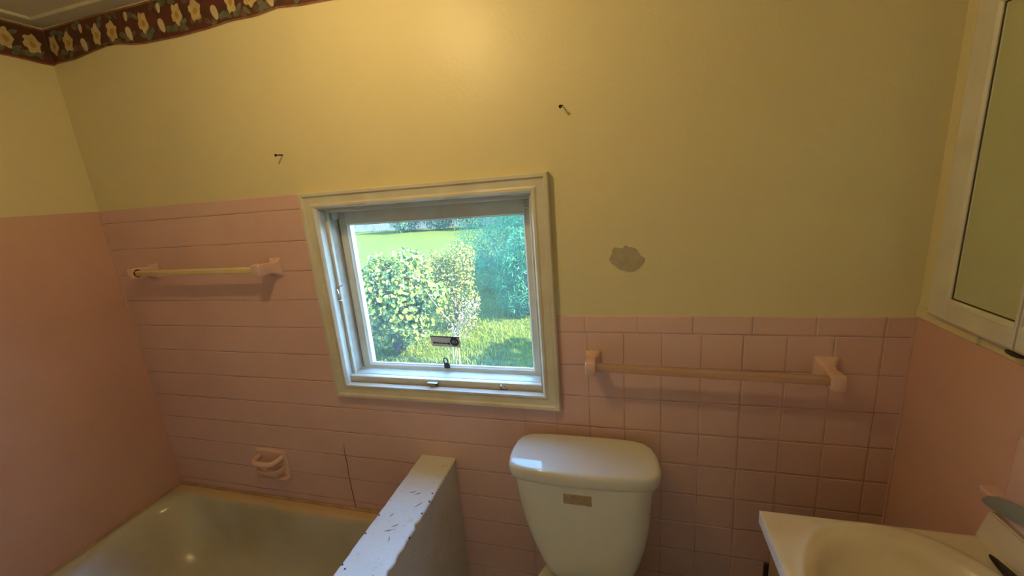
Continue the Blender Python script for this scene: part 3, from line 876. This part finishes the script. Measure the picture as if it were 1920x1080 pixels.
# ------------------------------------------------------------------ vanity
def vanity():
    root = empty('vanity', (0.5, -0.62, ZF), 'bathroom vanity with brown wooden base and cream marble top along the right wall', 'vanity')
    x0, x1, y0, y1, zt = 0.298, 0.694, -0.925, -0.310, -0.310
    bm = bmesh.new()
    # top with the integrated bowl as one height field
    NX, NY = 72, 100
    cx, cy, rx, ry = 0.505, -0.600, 0.178, 0.262
    def hgt(x, y):
        u, v = (x - cx) / rx, (y - cy) / ry
        r = (abs(u) ** 2.4 + abs(v) ** 2.4) ** (1 / 2.4)
        z = zt
        # soft raised ridge round the bowl
        z += 0.0055 * math.exp(-((r - 1.06) / 0.038) ** 2)
        if r < 1.0:
            t = 1 - r
            z -= 0.115 * (1 - (1 - min(1, t / 0.85)) ** 2.2) * min(1, t * 9 + 0.0)
        return z
    grid = [[None] * (NY + 1) for _ in range(NX + 1)]
    for i in range(NX + 1):
        for j in range(NY + 1):
            x = x0 + (x1 + 0.016 - x0) * i / NX; y = y1 + (y0 - y1) * j / NY
            z = hgt(x, y)
            e = min(x - x0, y1 - y, y - y0)
            if e < 0.003: z -= 0.002 * (1 - e / 0.003)
            grid[i][j] = bm.verts.new((x, y, z))
    for i in range(NX):
        for j in range(NY):
            bm.faces.new([grid[i][j], grid[i][j + 1], grid[i + 1][j + 1], grid[i + 1][j]])
    top = finish('countertop', bm, M['marble'], root, smooth=60)
    bm = bmesh.new()
    zb = zt - 0.034
    box(bm, x0, x0 + 0.018, y0, y1, zb, zt - 0.0015, 0.001)
    box(bm, x0 + 0.018, x1 + 0.016, y1 - 0.016, y1, zb, zt - 0.002, 0.001)
    box(bm, x0 + 0.018, x1 + 0.016, y0, y0 + 0.016, zb, zt - 0.002, 0.001)
    e = finish('front_edge', bm, M['marble_edge'], root, smooth=30, weld=False); e['label'] = 'white front edge of the marble top'
    # backsplash with slanted end
    bm = bmesh.new()
    prof = [(-0.303, zt - 0.004), (-0.320, -0.243), (-0.326, -0.238), (-0.925, -0.238), (-0.925, zt - 0.004)]
    a = [bm.verts.new((0.692, y, z)) for y, z in prof]; b = [bm.verts.new((0.7135, y, z)) for y, z in prof]
    bm.faces.new(a); bm.faces.new(list(reversed(b)))
    for i in range(len(prof)):
        j = (i + 1) % len(prof); bm.faces.new([a[i], b[i], b[j], a[j]])
    bmesh.ops.bevel(bm, geom=list(bm.edges), offset=0.003, segments=2, affect='EDGES')
    finish('backsplash', bm, M['marble'], root, smooth=40)
    # wooden base
    bm = bmesh.new()
    box(bm, 0.330, 0.348, -0.905, -0.335, ZF, zb - 0.001, 0.001)
    box(bm, 0.349, 0.7135, -0.353, -0.335, ZF, zb - 0.001, 0.001)
    box(bm, 0.349, 0.7135, -0.905, -0.887, ZF, zb - 0.001, 0.001)
    box(bm, 0.349, 0.7135, -0.886, -0.354, ZF + 0.08, ZF + 0.095, 0.001)
    base = finish('base_cabinet', bm, M['oak'], root, weld=False)
    for ya, yb_ in ((-0.895, -0.625), (-0.615, -0.345)):
        bm = bmesh.new()
        box(bm, 0.313, 0.3315, ya, yb_, ZF + 0.10, zb - 0.030, 0.004)
        d = finish('door', bm, M['oak'], root, smooth=40)
        bm = bmesh.new()
        yk = -0.375 if ya < -0.7 and False else (ya + 0.03 if ya > -0.7 else yb_ - 0.03)
        uvsphere(bm, (0.303, yk, -0.50), 0.011, u=12, v=8)
        tube(bm, [(0.306, yk, -0.50), (0.3145, yk, -0.50)], 0.005, 8)
        finish('knob', bm, M['darkmetal'], d, smooth=60)
        bm = bmesh.new()
        yh = yb_ + 0.004 if ya > -0.7 else ya - 0.004
        box(bm, 0.305, 0.332, yh - 0.004, yh + 0.004, -0.475, -0.425, 0.002)
        finish('hinge', bm, M['black'], d)
vanity()

# faucet, mostly beyond the right edge
def faucet():
    root = empty('faucet', (0.66, -0.60, -0.31), 'chrome faucet on black base by the vanity backsplash, cut off at right', 'faucet')
    bm = bmesh.new()
    loops = []
    for z, s in ((-0.3042, 1.0), (-0.3020, 1.0), (-0.2995, 0.92)):
        lp = []
        for a in range(36):
            t = 2 * math.pi * a / 36
            c, q = math.cos(t), math.sin(t)
            # pointed ends: lens outline
            lp.append((0.675 + 0.015 * s * math.copysign(abs(q) ** 0.9, q), -0.565 + 0.200 * s * c, z))
        loops.append(lp)
    loft(bm, loops)
    b = finish('base_plate', bm, M['black'], root, smooth=40); b['label'] = 'black pointed base plate'
    for yy in (-0.495, -0.635):
        bm = bmesh.new()
        loft(bm, [[(0.668 + r * math.cos(a * math.pi / 10), yy - 0.0 + r * math.sin(a * math.pi / 10), z) for a in range(20)] for r, z in ((0.014, -0.302), (0.014, -0.292), (0.019, -0.286), (0.021, -0.266), (0.017, -0.258), (0.006, -0.256))])
        finish('handle', bm, M['chrome'], root, smooth=40)
    bm = bmesh.new()
    tube(bm, [(0.668, -0.565, -0.302), (0.668, -0.565, -0.25), (0.655, -0.565, -0.225), (0.62, -0.565, -0.22), (0.575, -0.565, -0.235), (0.56, -0.565, -0.25)], [0.014, 0.013, 0.012, 0.011, 0.010, 0.010], 14)
    finish('spout', bm, M['chrome'], root, smooth=60)
faucet()

# pink ceramic holder on the right wall and the grey object in front of it
ph = empty('tumbler_holder', (XR, -0.42, -0.2), 'pink ceramic wall holder above the vanity backsplash at the right edge', 'holder')
bm = bmesh.new()
loft(bm, [[(x, -0.405 + a, -0.140 + b) for a, b in rrect(w, h, 0.010, 4)] for x, w, h in ((XR + 0.001, 0.162, 0.150), (XR - 0.006, 0.162, 0.150), (XR - 0.011, 0.150, 0.138), (XR - 0.012, 0.14, 0.128))])
finish('back_plate', bm, M['pinkcer'], ph, smooth=40)
bm = bmesh.new()
loops = []
for z, w, d in ((-0.224, 0.13, 0.022), (-0.221, 0.16, 0.029), (-0.209, 0.178, 0.033), (-0.200, 0.178, 0.033), (-0.197, 0.172, 0.030)):
    loops.append([(XR - (d / 2) + a, -0.385 + b, z) for a, b in rrect(d, w, 0.012, 4)])
loft(bm, loops)
finish('shelf', bm, M['pinkcer'], ph, smooth=40)

bm = bmesh.new()
pts = [(0.682, -0.318, -0.2195), (0.680, -0.331, -0.2095), (0.677, -0.356, -0.1965), (0.674, -0.395, -0.182), (0.674, -0.445, -0.165), (0.676, -0.495, -0.149), (0.679, -0.525, -0.142)]
loops = []
for (x, y, z), s in zip(pts, (0.15, 0.62, 0.92, 1.0, 1.0, 0.85, 0.25)):
    loops.append([(x + 0.008 * s * math.cos(a * math.pi / 8), y, z + 0.018 * s * math.sin(a * math.pi / 8)) for a in range(16)])
loft(bm, loops)
tag(finish('brush_handle', bm, M['greypl'], None, smooth=60), 'smooth grey-green rounded handle leaning above the vanity backsplash', 'brush')

# ------------------------------------------------------------------ medicine cabinet
def cabinet():
    root = empty('medicine_cabinet', (0.70, -0.30, 0.087), 'cream-framed mirrored medicine cabinet on the right wall beside the corner', 'medicine cabinet')
    zb, ztop, xf = 0.087, 0.772, 0.690
    bm = bmesh.new()
    box(bm, 0.7055, 0.7145, -0.515, -0.09, zb + 0.012, ztop - 0.012, 0.001)
    finish('body', bm, M['trim'], root)
    for ya, yb_, inner in ((-0.2995, -0.070, -0.130), (-0.532, -0.3025, None)):
        # frame: moulded, mitred loop round the mirror
        m0, m1 = (ya + 0.006, yb_ - 0.060) if inner else (ya + 0.060, yb_ - 0.006)
        d = []
        bmf = bmesh.new()
        prof = [(0.0, 0.7055), (0.0, 0.693), (0.10, 0.690), (0.75, 0.690), (0.82, 0.6885), (0.93, 0.689), (1.0, 0.6935), (1.0, 0.699)]
        loops = []
        for u, x in prof:
            yl = ya + (m0 - ya) * u; yr = yb_ + (m1 - yb_) * u
            zl = zb + 0.052 * u; zh = ztop - 0.058 * u
            loops.append([(x, yl, zl), (x, yr, zl), (x, yr, zh), (x, yl, zh)])
        loft(bmf, loops, False, False)
        box(bmf, 0.7020, 0.7055, ya, yb_, zb, ztop)
        door = finish('door', bmf, M['trim'], root, smooth=25, weld=False)
        bm = bmesh.new()
        box(bm, 0.6965, 0.6985, m0 + 0.0, m1 - 0.0, zb + 0.052, ztop - 0.058)
        finish('mirror', bm, M['mirror'], door)
        bm = bmesh.new()
        lo = [[(x, m0 + s, zb + 0.052 + s), (x, m1 - s, zb + 0.052 + s), (x, m1 - s, ztop - 0.058 - s), (x, m0 + s, ztop - 0.058 - s)] for x, s in ((0.6965, 0.0), (0.6955, 0.0008), (0.6955, 0.0022), (0.6965, 0.003))]
        loft(bm, lo, False, False)
        finish('mirror_gasket', bm, mat('dark_mirror_edge', (0.05, 0.035, 0.012), 0.6, var=0.2), door)
    bm = bmesh.new()
    loft(bm, [[(0.6985 + 0.010 * s * math.cos(a * math.pi / 10), -0.298 + 0.020 * s * math.sin(a * math.pi / 10), z) for a in range(20)] for s, z in ((0.7, zb - 0.001), (1.0, zb - 0.004), (1.0, zb - 0.007), (0.6, zb - 0.010))])
    l = finish('catch', bm, mat('dark_brown_catch', (0.03, 0.012, 0.012), 0.4, var=0.2), root, smooth=40); l['label'] = 'dark catch under the meeting doors'
cabinet()

# ------------------------------------------------------------------ nails
def nail(name, base, head, label):
    bm = bmesh.new()
    b, h = Vector(base), Vector(head)
    d = (h - b).normalized()
    tube(bm, [b - d * 0.006, b + (h - b) * 0.5 + Vector((0, 0, 0.0006)), h], 0.0021, 8)
    tube(bm, [h - d * 0.0008, h, h + d * 0.0012, h + d * 0.0016], [0.0026, 0.0046, 0.0046, 0.003], 10)
    return tag(finish(name, bm, M['nailm'], None, smooth=50), label, 'nail')
nail('nail', (-1.105, 0.004, 0.618), (-1.105, -0.026, 0.6155), 'dark nail above the upper left corner of the window')
nail('nail', (-0.153, 0.004, 0.658), (-0.1545, -0.022, 0.652), 'dark nail in bare wall above and right of the window')

# ------------------------------------------------------------------ ceiling lamp (just above the frame)
def lamp():
    lx, ly = -0.64, -0.70
    root = empty('ceiling_light', (lx, ly, ZC), 'bare-bulb ceiling light above the room', 'ceiling light')
    bm = bmesh.new()
    loft(bm, [[(lx + r * math.cos(a * math.pi / 16), ly + r * math.sin(a * math.pi / 16), z) for a in range(32)] for r, z in ((0.065, ZC), (0.065, ZC - 0.010), (0.055, ZC - 0.018), (0.028, ZC - 0.022), (0.022, ZC - 0.045), (0.016, ZC - 0.047))])
    finish('canopy', bm, M['iron'], root, smooth=40)
    m = bpy.data.materials.new('warm_bulb')
    N = NT(m)
    N.bsdf.inputs['Base Color'].default_value = (0.9, 0.8, 0.6, 1)
    N.bsdf.inputs['Emission Color'].default_value = (1.0, 0.70, 0.285, 1)
    N.bsdf.inputs['Emission Strength'].default_value = BULB
    bm = bmesh.new()
    uvsphere(bm, (lx, ly, ZC - 0.075), 0.025, 0.025, 0.030, 24, 16)
    finish('bulb', bm, m, root, smooth=90)
BULB = 470
lamp()

# ------------------------------------------------------------------ the yard
def mesh_np(name, V, F, m, parent=None):
    me = bpy.data.meshes.new(name)
    me.from_pydata(V.tolist() if hasattr(V, 'tolist') else V, [], F.tolist() if hasattr(F, 'tolist') else F)
    me.materials.append(m)
    me.update()
    return link_obj(name, me, parent)

def leaves(centres, normals, length, width, fold=0.25):
    """one folded six-vertex leaf per centre"""
    n = len(centres)
    nz = normals / np.linalg.norm(normals, axis=1, keepdims=True)
    t = rng.normal(size=(n, 3)); t -= (t * nz).sum(1, keepdims=True) * nz
    t /= np.linalg.norm(t, axis=1, keepdims=True)
    s = np.cross(nz, t)
    L = length[:, None]; W = width[:, None]
    pts = [centres - t * L / 2, centres - t * L * 0.12 + s * W / 2 + nz * W * fold, centres + t * L * 0.25 + s * W * 0.38 + nz * W * fold, centres + t * L / 2,
           centres + t * L * 0.25 - s * W * 0.38 + nz * W * fold, centres - t * L * 0.12 - s * W / 2 + nz * W * fold]
    V = np.stack(pts, 1).reshape(-1, 3)
    base = np.arange(n)[:, None] * 6
    F = np.concatenate([base + np.array([[0, 1, 2, 3]]), base + np.array([[0, 3, 4, 5]])], 0)
    return V, F

def cloud(ells, n, shell=0.55):
    """points in a union of ellipsoids, thicker towards the surface"""
    vol = np.array([e[3] * e[4] * e[5] for e in ells]) ** 0.75
    pick = rng.choice(len(ells), n, p=vol / vol.sum())
    d = rng.normal(size=(n, 3)); d /= np.linalg.norm(d, axis=1, keepdims=True)
    r = shell + (1 - shell) * rng.random(n) ** 0.6
    E = np.array(ells)[pick]
    bumps = 1 + 0.13 * np.sin(d[:, 0] * 7 + pick) * np.sin(d[:, 2] * 6 + d[:, 1] * 5)
    c = E[:, :3] + d * E[:, 3:6] * (r * bumps)[:, None]
    return c, d

def shrub(name, ells, n, ls, ws, m, label, cat, group=None, base=None, stems=8, floor=GROUND, up=0.4):
    base = base or (ells[0][0], ells[0][1], floor)
    root = empty(name, base, label, cat, group)
    c, d = cloud(ells, n)
    keep = c[:, 2] > floor + 0.02
    c, d = c[keep], d[keep]
    nrm = d + rng.normal(size=d.shape) * 0.8 + np.array([0, 0, up])
    V, F = leaves(c, nrm, rng.uniform(*ls, len(c)), rng.uniform(*ws, len(c)))
    mesh_np('foliage', V, F, m, root)
    bm = bmesh.new()
    rr = random.Random(hash(name) % 97 if False else len(label))
    for k in range(stems):
        e = rr.choice(ells)
        tip = Vector((e[0] + rr.uniform(-.6, .6) * e[3], e[1] + rr.uniform(-.6, .6) * e[4], e[2] + rr.uniform(0, .6) * e[5]))
        b = Vector(base) + Vector((rr.uniform(-.06, .06), rr.uniform(-.06, .06), -0.02))
        mid = (b + tip) / 2 + Vector((rr.uniform(-.1, .1), rr.uniform(-.1, .1), 0.1))
        tube(bm, [b, mid, tip], [0.012, 0.008, 0.004], 6)
    finish('stems', bm, M['twig'], root, smooth=60, weld=False)
    return root

# ground
NXg, NYg = 60, 70
xs = np.linspace(-30, 12, NXg); ys = np.concatenate([np.linspace(0.14, 10, 40), np.linspace(10.6, 42, NYg - 40)])
GX, GY = np.meshgrid(xs, ys)
def gz(x, y): return GROUND + 0.035 * np.sin(x * 1.3 + 0.5) * np.sin(y * 0.9) + 0.02 * np.sin(x * 3.1 + y * 2.3)
V = np.stack([GX, GY, gz(GX, GY)], -1).reshape(-1, 3)
F = [(j * NXg + i, j * NXg + i + 1, (j + 1) * NXg + i + 1, (j + 1) * NXg + i) for j in range(len(ys) - 1) for i in range(NXg - 1)]
g = mesh_np('ground', V, F, M['ground'])
for p in g.data.polygons: p.use_smooth = True
tag(g, kind='structure')

# grass blades over the part of the yard the window shows
def grass():
    n = 36000
    y = 1.6 + 9.5 * rng.random(n) ** 1.7
    sl = rng.uniform(-0.95, -0.12, n)
    x = 0.01 + sl * (y + 1.21)
    z = gz(x, y)
    clump = 0.6 + 0.6 * (np.sin(x * 5.1 + 1.7 * np.sin(y * 3.3)) * np.sin(y * 4.7 + x) > 0.0)
    h = rng.uniform(0.03, 0.085, n) * clump
    a = rng.uniform(0, 2 * np.pi, n); b = rng.uniform(0, 2 * np.pi, n)
    lean = rng.uniform(0.1, 0.8, n) * h
    w = rng.uniform(0.004, 0.008, n)
    dx, dy = np.cos(a) * w, np.sin(a) * w
    p0 = np.stack([x - dx, y - dy, z], -1); p1 = np.stack([x + dx, y + dy, z], -1)
    mx, my = x + np.cos(b) * lean * .35, y + np.sin(b) * lean * .35
    p2 = np.stack([mx + dx * .7, my + dy * .7, z + h * .6], -1); p3 = np.stack([mx - dx * .7, my - dy * .7, z + h * .6], -1)
    p4 = np.stack([x + np.cos(b) * lean, y + np.sin(b) * lean, z + h], -1)
    V = np.stack([p0, p1, p2, p3, p4], 1).reshape(-1, 3)
    F = []
    for i in range(n):
        k = 5 * i
        F.append((k, k + 1, k + 2, k + 3)); F.append((k + 3, k + 2, k + 4))
    o = mesh_np('grass', V, F, M['grassblade'])
    return tag(o, 'long green lawn grass outside the window', 'grass', kind='stuff')
grass()

# the broad-leaved bush in the middle of the view, and its smaller-leaved neighbour
shrub('bush', [(-3.0, 3.45, -0.92, 0.52, 0.42, 0.62), (-2.75, 3.5, -0.66, 0.34, 0.34, 0.44), (-3.45, 3.5, -0.95, 0.36, 0.36, 0.48), (-2.62, 3.25, -1.02, 0.30, 0.3, 0.36), (-2.72, 3.5, -0.33, 0.17, 0.16, 0.16), (-3.15, 3.5, -0.40, 0.15, 0.15, 0.17), (-3.5, 3.45, -0.52, 0.15, 0.15, 0.15), (-2.3, 3.3, -0.78, 0.2, 0.2, 0.2)], 3300, (0.035, 0.095), (0.03, 0.075), M['leaf'],
      'sunlit bush with large pale round leaves outside the window', 'bush', base=(-3.0, 3.5, GROUND), stems=14)
shrub('bush', [(-2.50, 4.4, -0.72, 0.34, 0.36, 0.36), (-2.35, 4.35, -0.50, 0.25, 0.26, 0.27), (-2.85, 4.4, -0.72, 0.32, 0.3, 0.36), (-2.50, 4.4, -1.15, 0.40, 0.36, 0.45)], 3600, (0.028, 0.055), (0.018, 0.034), M['leaf2'],
      'taller yellow-green small-leaved bush behind the round-leaved one', 'bush', base=(-2.5, 4.4, GROUND), stems=10)

# dry bent stalks with pale seed heads in front of the shade
root = empty('dry_weed', (-1.95, 3.0, GROUND), 'dry brown weed with pale seed heads leaning out from the bush', 'weed')
bm = bmesh.new(); bs = bmesh.new()
rr = random.Random(4)
def sprig(bs, tip, n=22):
    for q in range(n):
        c = Vector(tip) + Vector((rr.uniform(-.11, .09), rr.uniform(-.06, .06), rr.uniform(-.09, .05)))
        d = Vector((rr.uniform(-1, 1), rr.uniform(-1, 1), rr.uniform(-1, .3))).normalized() * 0.022
        tube(bs, [c - d, c, c + d], [0.002, 0.0055, 0.0015], 5)
for k in range(9):
    b = Vector((-1.98 + rr.uniform(-.08, .08), 3.0 + rr.uniform(-.08, .08), GROUND - 0.01))
    tip = Vector((-1.72 + rr.uniform(-.32, .16), 3.05 + rr.uniform(-.15, .2), -0.93 + rr.uniform(-.20, .12)))
    mid = (b + tip) / 2 + Vector((rr.uniform(-.12, 0), 0, rr.uniform(.08, .2)))
    tube(bm, [b, mid, tip], [0.005, 0.004, 0.0025], 6)
    sprig(bs, tip)
tube(bm, [(-2.28, 3.05, -0.62), (-2.12, 3.0, -0.82), (-1.93, 2.95, -1.02), (-1.88, 2.95, -1.3), (-1.9, 2.95, GROUND)], [0.002, 0.004, 0.004, 0.004, 0.004], 6)
finish('stalks', bm, mat('dry_stalk', (0.050, 0.052, 0.014), 0.8, var=0.2), root, smooth=60, weld=False)
sh = finish('seed_heads', bs, mat('pale_seed', (0.055, 0.042, 0.032), 0.9, var=0.2), root, smooth=60, weld=False)

sh['kind'] = 'stuff'
# the shaded mass on the right: overlapping fine-leaved shrubs
hg = [((-1.55, 5.2, GROUND), [(-1.55, 5.2, -0.95, 0.55, 0.6, 0.75), (-1.2, 5.1, -0.5, 0.5, 0.5, 0.5)], 6500, 'fine-leaved shaded shrub nearest the window at the right of the view'),
      ((-2.35, 6.9, GROUND), [(-2.35, 6.9, -0.85, 0.8, 0.7, 0.85), (-1.7, 6.8, -0.6, 0.7, 0.7, 0.8)], 7500, 'fine-leaved shaded shrub behind the dry weed'),
      ((-3.6, 9.2, GROUND), [(-3.6, 9.2, -0.95, 0.9, 0.9, 0.85), (-2.6, 9.2, -0.6, 1.1, 0.9, 1.0)], 6500, 'blue-green shaded shrub at the far end of the shrub row')]
for i, (b, e, n, lab) in enumerate(hg):
    shrub('shrub', e, n, (0.05, 0.11), (0.010, 0.02), M['hedgeleaf'], lab, 'shrub', 'shaded shrubs on the right of the yard', base=b, stems=8, up=0.1)

# far hedge along the back of the lawn and a pale fence
cuts = [(-12.6, 21.0), (-10.5, 21.2), (-8.4, 21.0), (-6.3, 21.2), (-4.2, 21.0)]
labs = ['far shrub nearest the pale fence at the back of the lawn', 'second far shrub from the pale fence', 'third far shrub from the pale fence', 'fourth far shrub from the pale fence', 'far shrub at the right end of the back hedge']
for (hx, hy), lab in zip(cuts, labs):
    shrub('hedge_shrub', [(hx, hy, -0.75, 0.95, 0.9, 1.0), (hx + 0.1, hy, 0.2, 0.85, 0.8, 0.8)], 2400, (0.10, 0.2), (0.04, 0.08), M['farleaf'], lab, 'shrub', 'hedge shrubs at the back of the lawn', base=(hx, hy, GROUND), stems=5, up=0.2)
fr = empty('fence', (-19.0, 22.6, GROUND), 'pale board fence beyond the lawn at the top left of the view', 'fence')
bm = bmesh.new()
x = -24.0
while x < -2.0:
    box(bm, x, x + 0.14, 22.6, 22.625, GROUND + 0.03, GROUND + 1.75, 0.004, 1); x += 0.155
finish('board_panel', bm, M['fencep'], fr, weld=False)
bm = bmesh.new()
for zz in (0.35, 1.45): box(bm, -24, -1.95, 22.626, 22.67, GROUND + zz, GROUND + zz + 0.09)
finish('rail', bm, M['fencep'], fr, weld=False)
for k in range(9):
    bm = bmesh.new(); box(bm, -23.9 + 2.6 * k, -23.8 + 2.6 * k, 22.671, 22.77, GROUND - 0.1, GROUND + 1.8); finish('post', bm, M['fencep'], fr)

# the tree added out of view to shade the right of the yard
tr = empty('added_shade_tree', (3.2, 5.6, GROUND), 'tree right of the window, added out of view to shade the shrubs', 'added_shade_tree')
bm = bmesh.new()
tube(bm, [(3.2, 5.6, GROUND - 0.1), (3.15, 5.5, -0.4), (2.9, 5.3, 0.6), (2.4, 5.0, 1.5)], [0.17, 0.13, 0.11, 0.06], 12)
tube(bm, [(3.0, 5.4, 0.2), (2.3, 6.2, 1.0), (1.2, 7.4, 1.7)], [0.08, 0.06, 0.03], 10)
tube(bm, [(3.05, 5.4, 0.1), (3.15, 4.2, 0.9), (3.15, 3.1, 1.6)], [0.07, 0.05, 0.03], 10)
finish('trunk', bm, M['bark'], tr, smooth=60, weld=False)
c, d = cloud([(3.05, 2.9, 1.6, 0.52, 0.6, 0.42), (2.3, 5.2, 1.6, 1.1, 0.85, 1.0), (1.3, 6.8, 1.8, 1.3, 1.1, 1.1), (0.6, 9.0, 1.9, 1.5, 1.6, 1.2)], 6500, 0.2)
V, F = leaves(c, d + rng.normal(size=d.shape) * 0.8, rng.uniform(.12, .2, len(c)), rng.uniform(.08, .14, len(c)))
mesh_np('crown', V, F, M['hedgeleaf'], tr)

# ------------------------------------------------------------------ daylight
w = bpy.data.worlds.new('sky'); scene.world = w
w.use_nodes = True
wt = w.node_tree
bg = wt.nodes['Background']
geo = wt.nodes.new('ShaderNodeTexCoord'); sp = wt.nodes.new('ShaderNodeSeparateXYZ')
wt.links.new(geo.outputs['Generated'], sp.inputs[0])
cr = wt.nodes.new('ShaderNodeValToRGB')
cr.color_ramp.elements[0].position = 0.0; cr.color_ramp.elements[0].color = (0.50, 0.76, 1.0, 1)
cr.color_ramp.elements[1].position = 0.6; cr.color_ramp.elements[1].color = (0.19, 0.47, 1.0, 1)
wt.links.new(sp.outputs['Z'], cr.inputs[0]); wt.links.new(cr.outputs[0], bg.inputs['Color'])
bg.inputs['Strength'].default_value = 24.0

sl = bpy.data.lights.new('sun', 'SUN'); sl.energy = 105; sl.angle = math.radians(0.6); sl.color = (1.0, 0.93, 0.78)
so = bpy.data.objects.new('sun', sl); COL.objects.link(so)
dirv = Vector((0.80, -0.10, 0.60)).normalized()
so.rotation_euler = dirv.to_track_quat('Z', 'Y').to_euler()
so.location = (4, -3, 8)

# ------------------------------------------------------------------ camera
R = Vector((0.96382396, 0.25498872, -0.07761518)); U = Vector((0.01248655, 0.24768056, 0.96876128)); Fv = Vector((-0.26624697, 0.93468449, -0.23553653))
cam = bpy.data.cameras.new('camera'); cam.sensor_width = 36; cam.lens = 769.18 / 1920 * 36; cam.clip_start = 0.02; cam.clip_end = 200
co = bpy.data.objects.new('camera', cam); COL.objects.link(co)
mw = Matrix((R, U, -Fv)).transposed().to_4x4(); mw.translation = Vector((0.00798, -1.20824, 0.44872))
co.matrix_world = mw
scene.camera = co
scene.view_settings.view_transform = 'Standard'
scene.view_settings.look = 'None'
scene.view_settings.gamma = 1
scene.view_settings.use_curve_mapping = False
scene.view_settings.exposure = 0.0
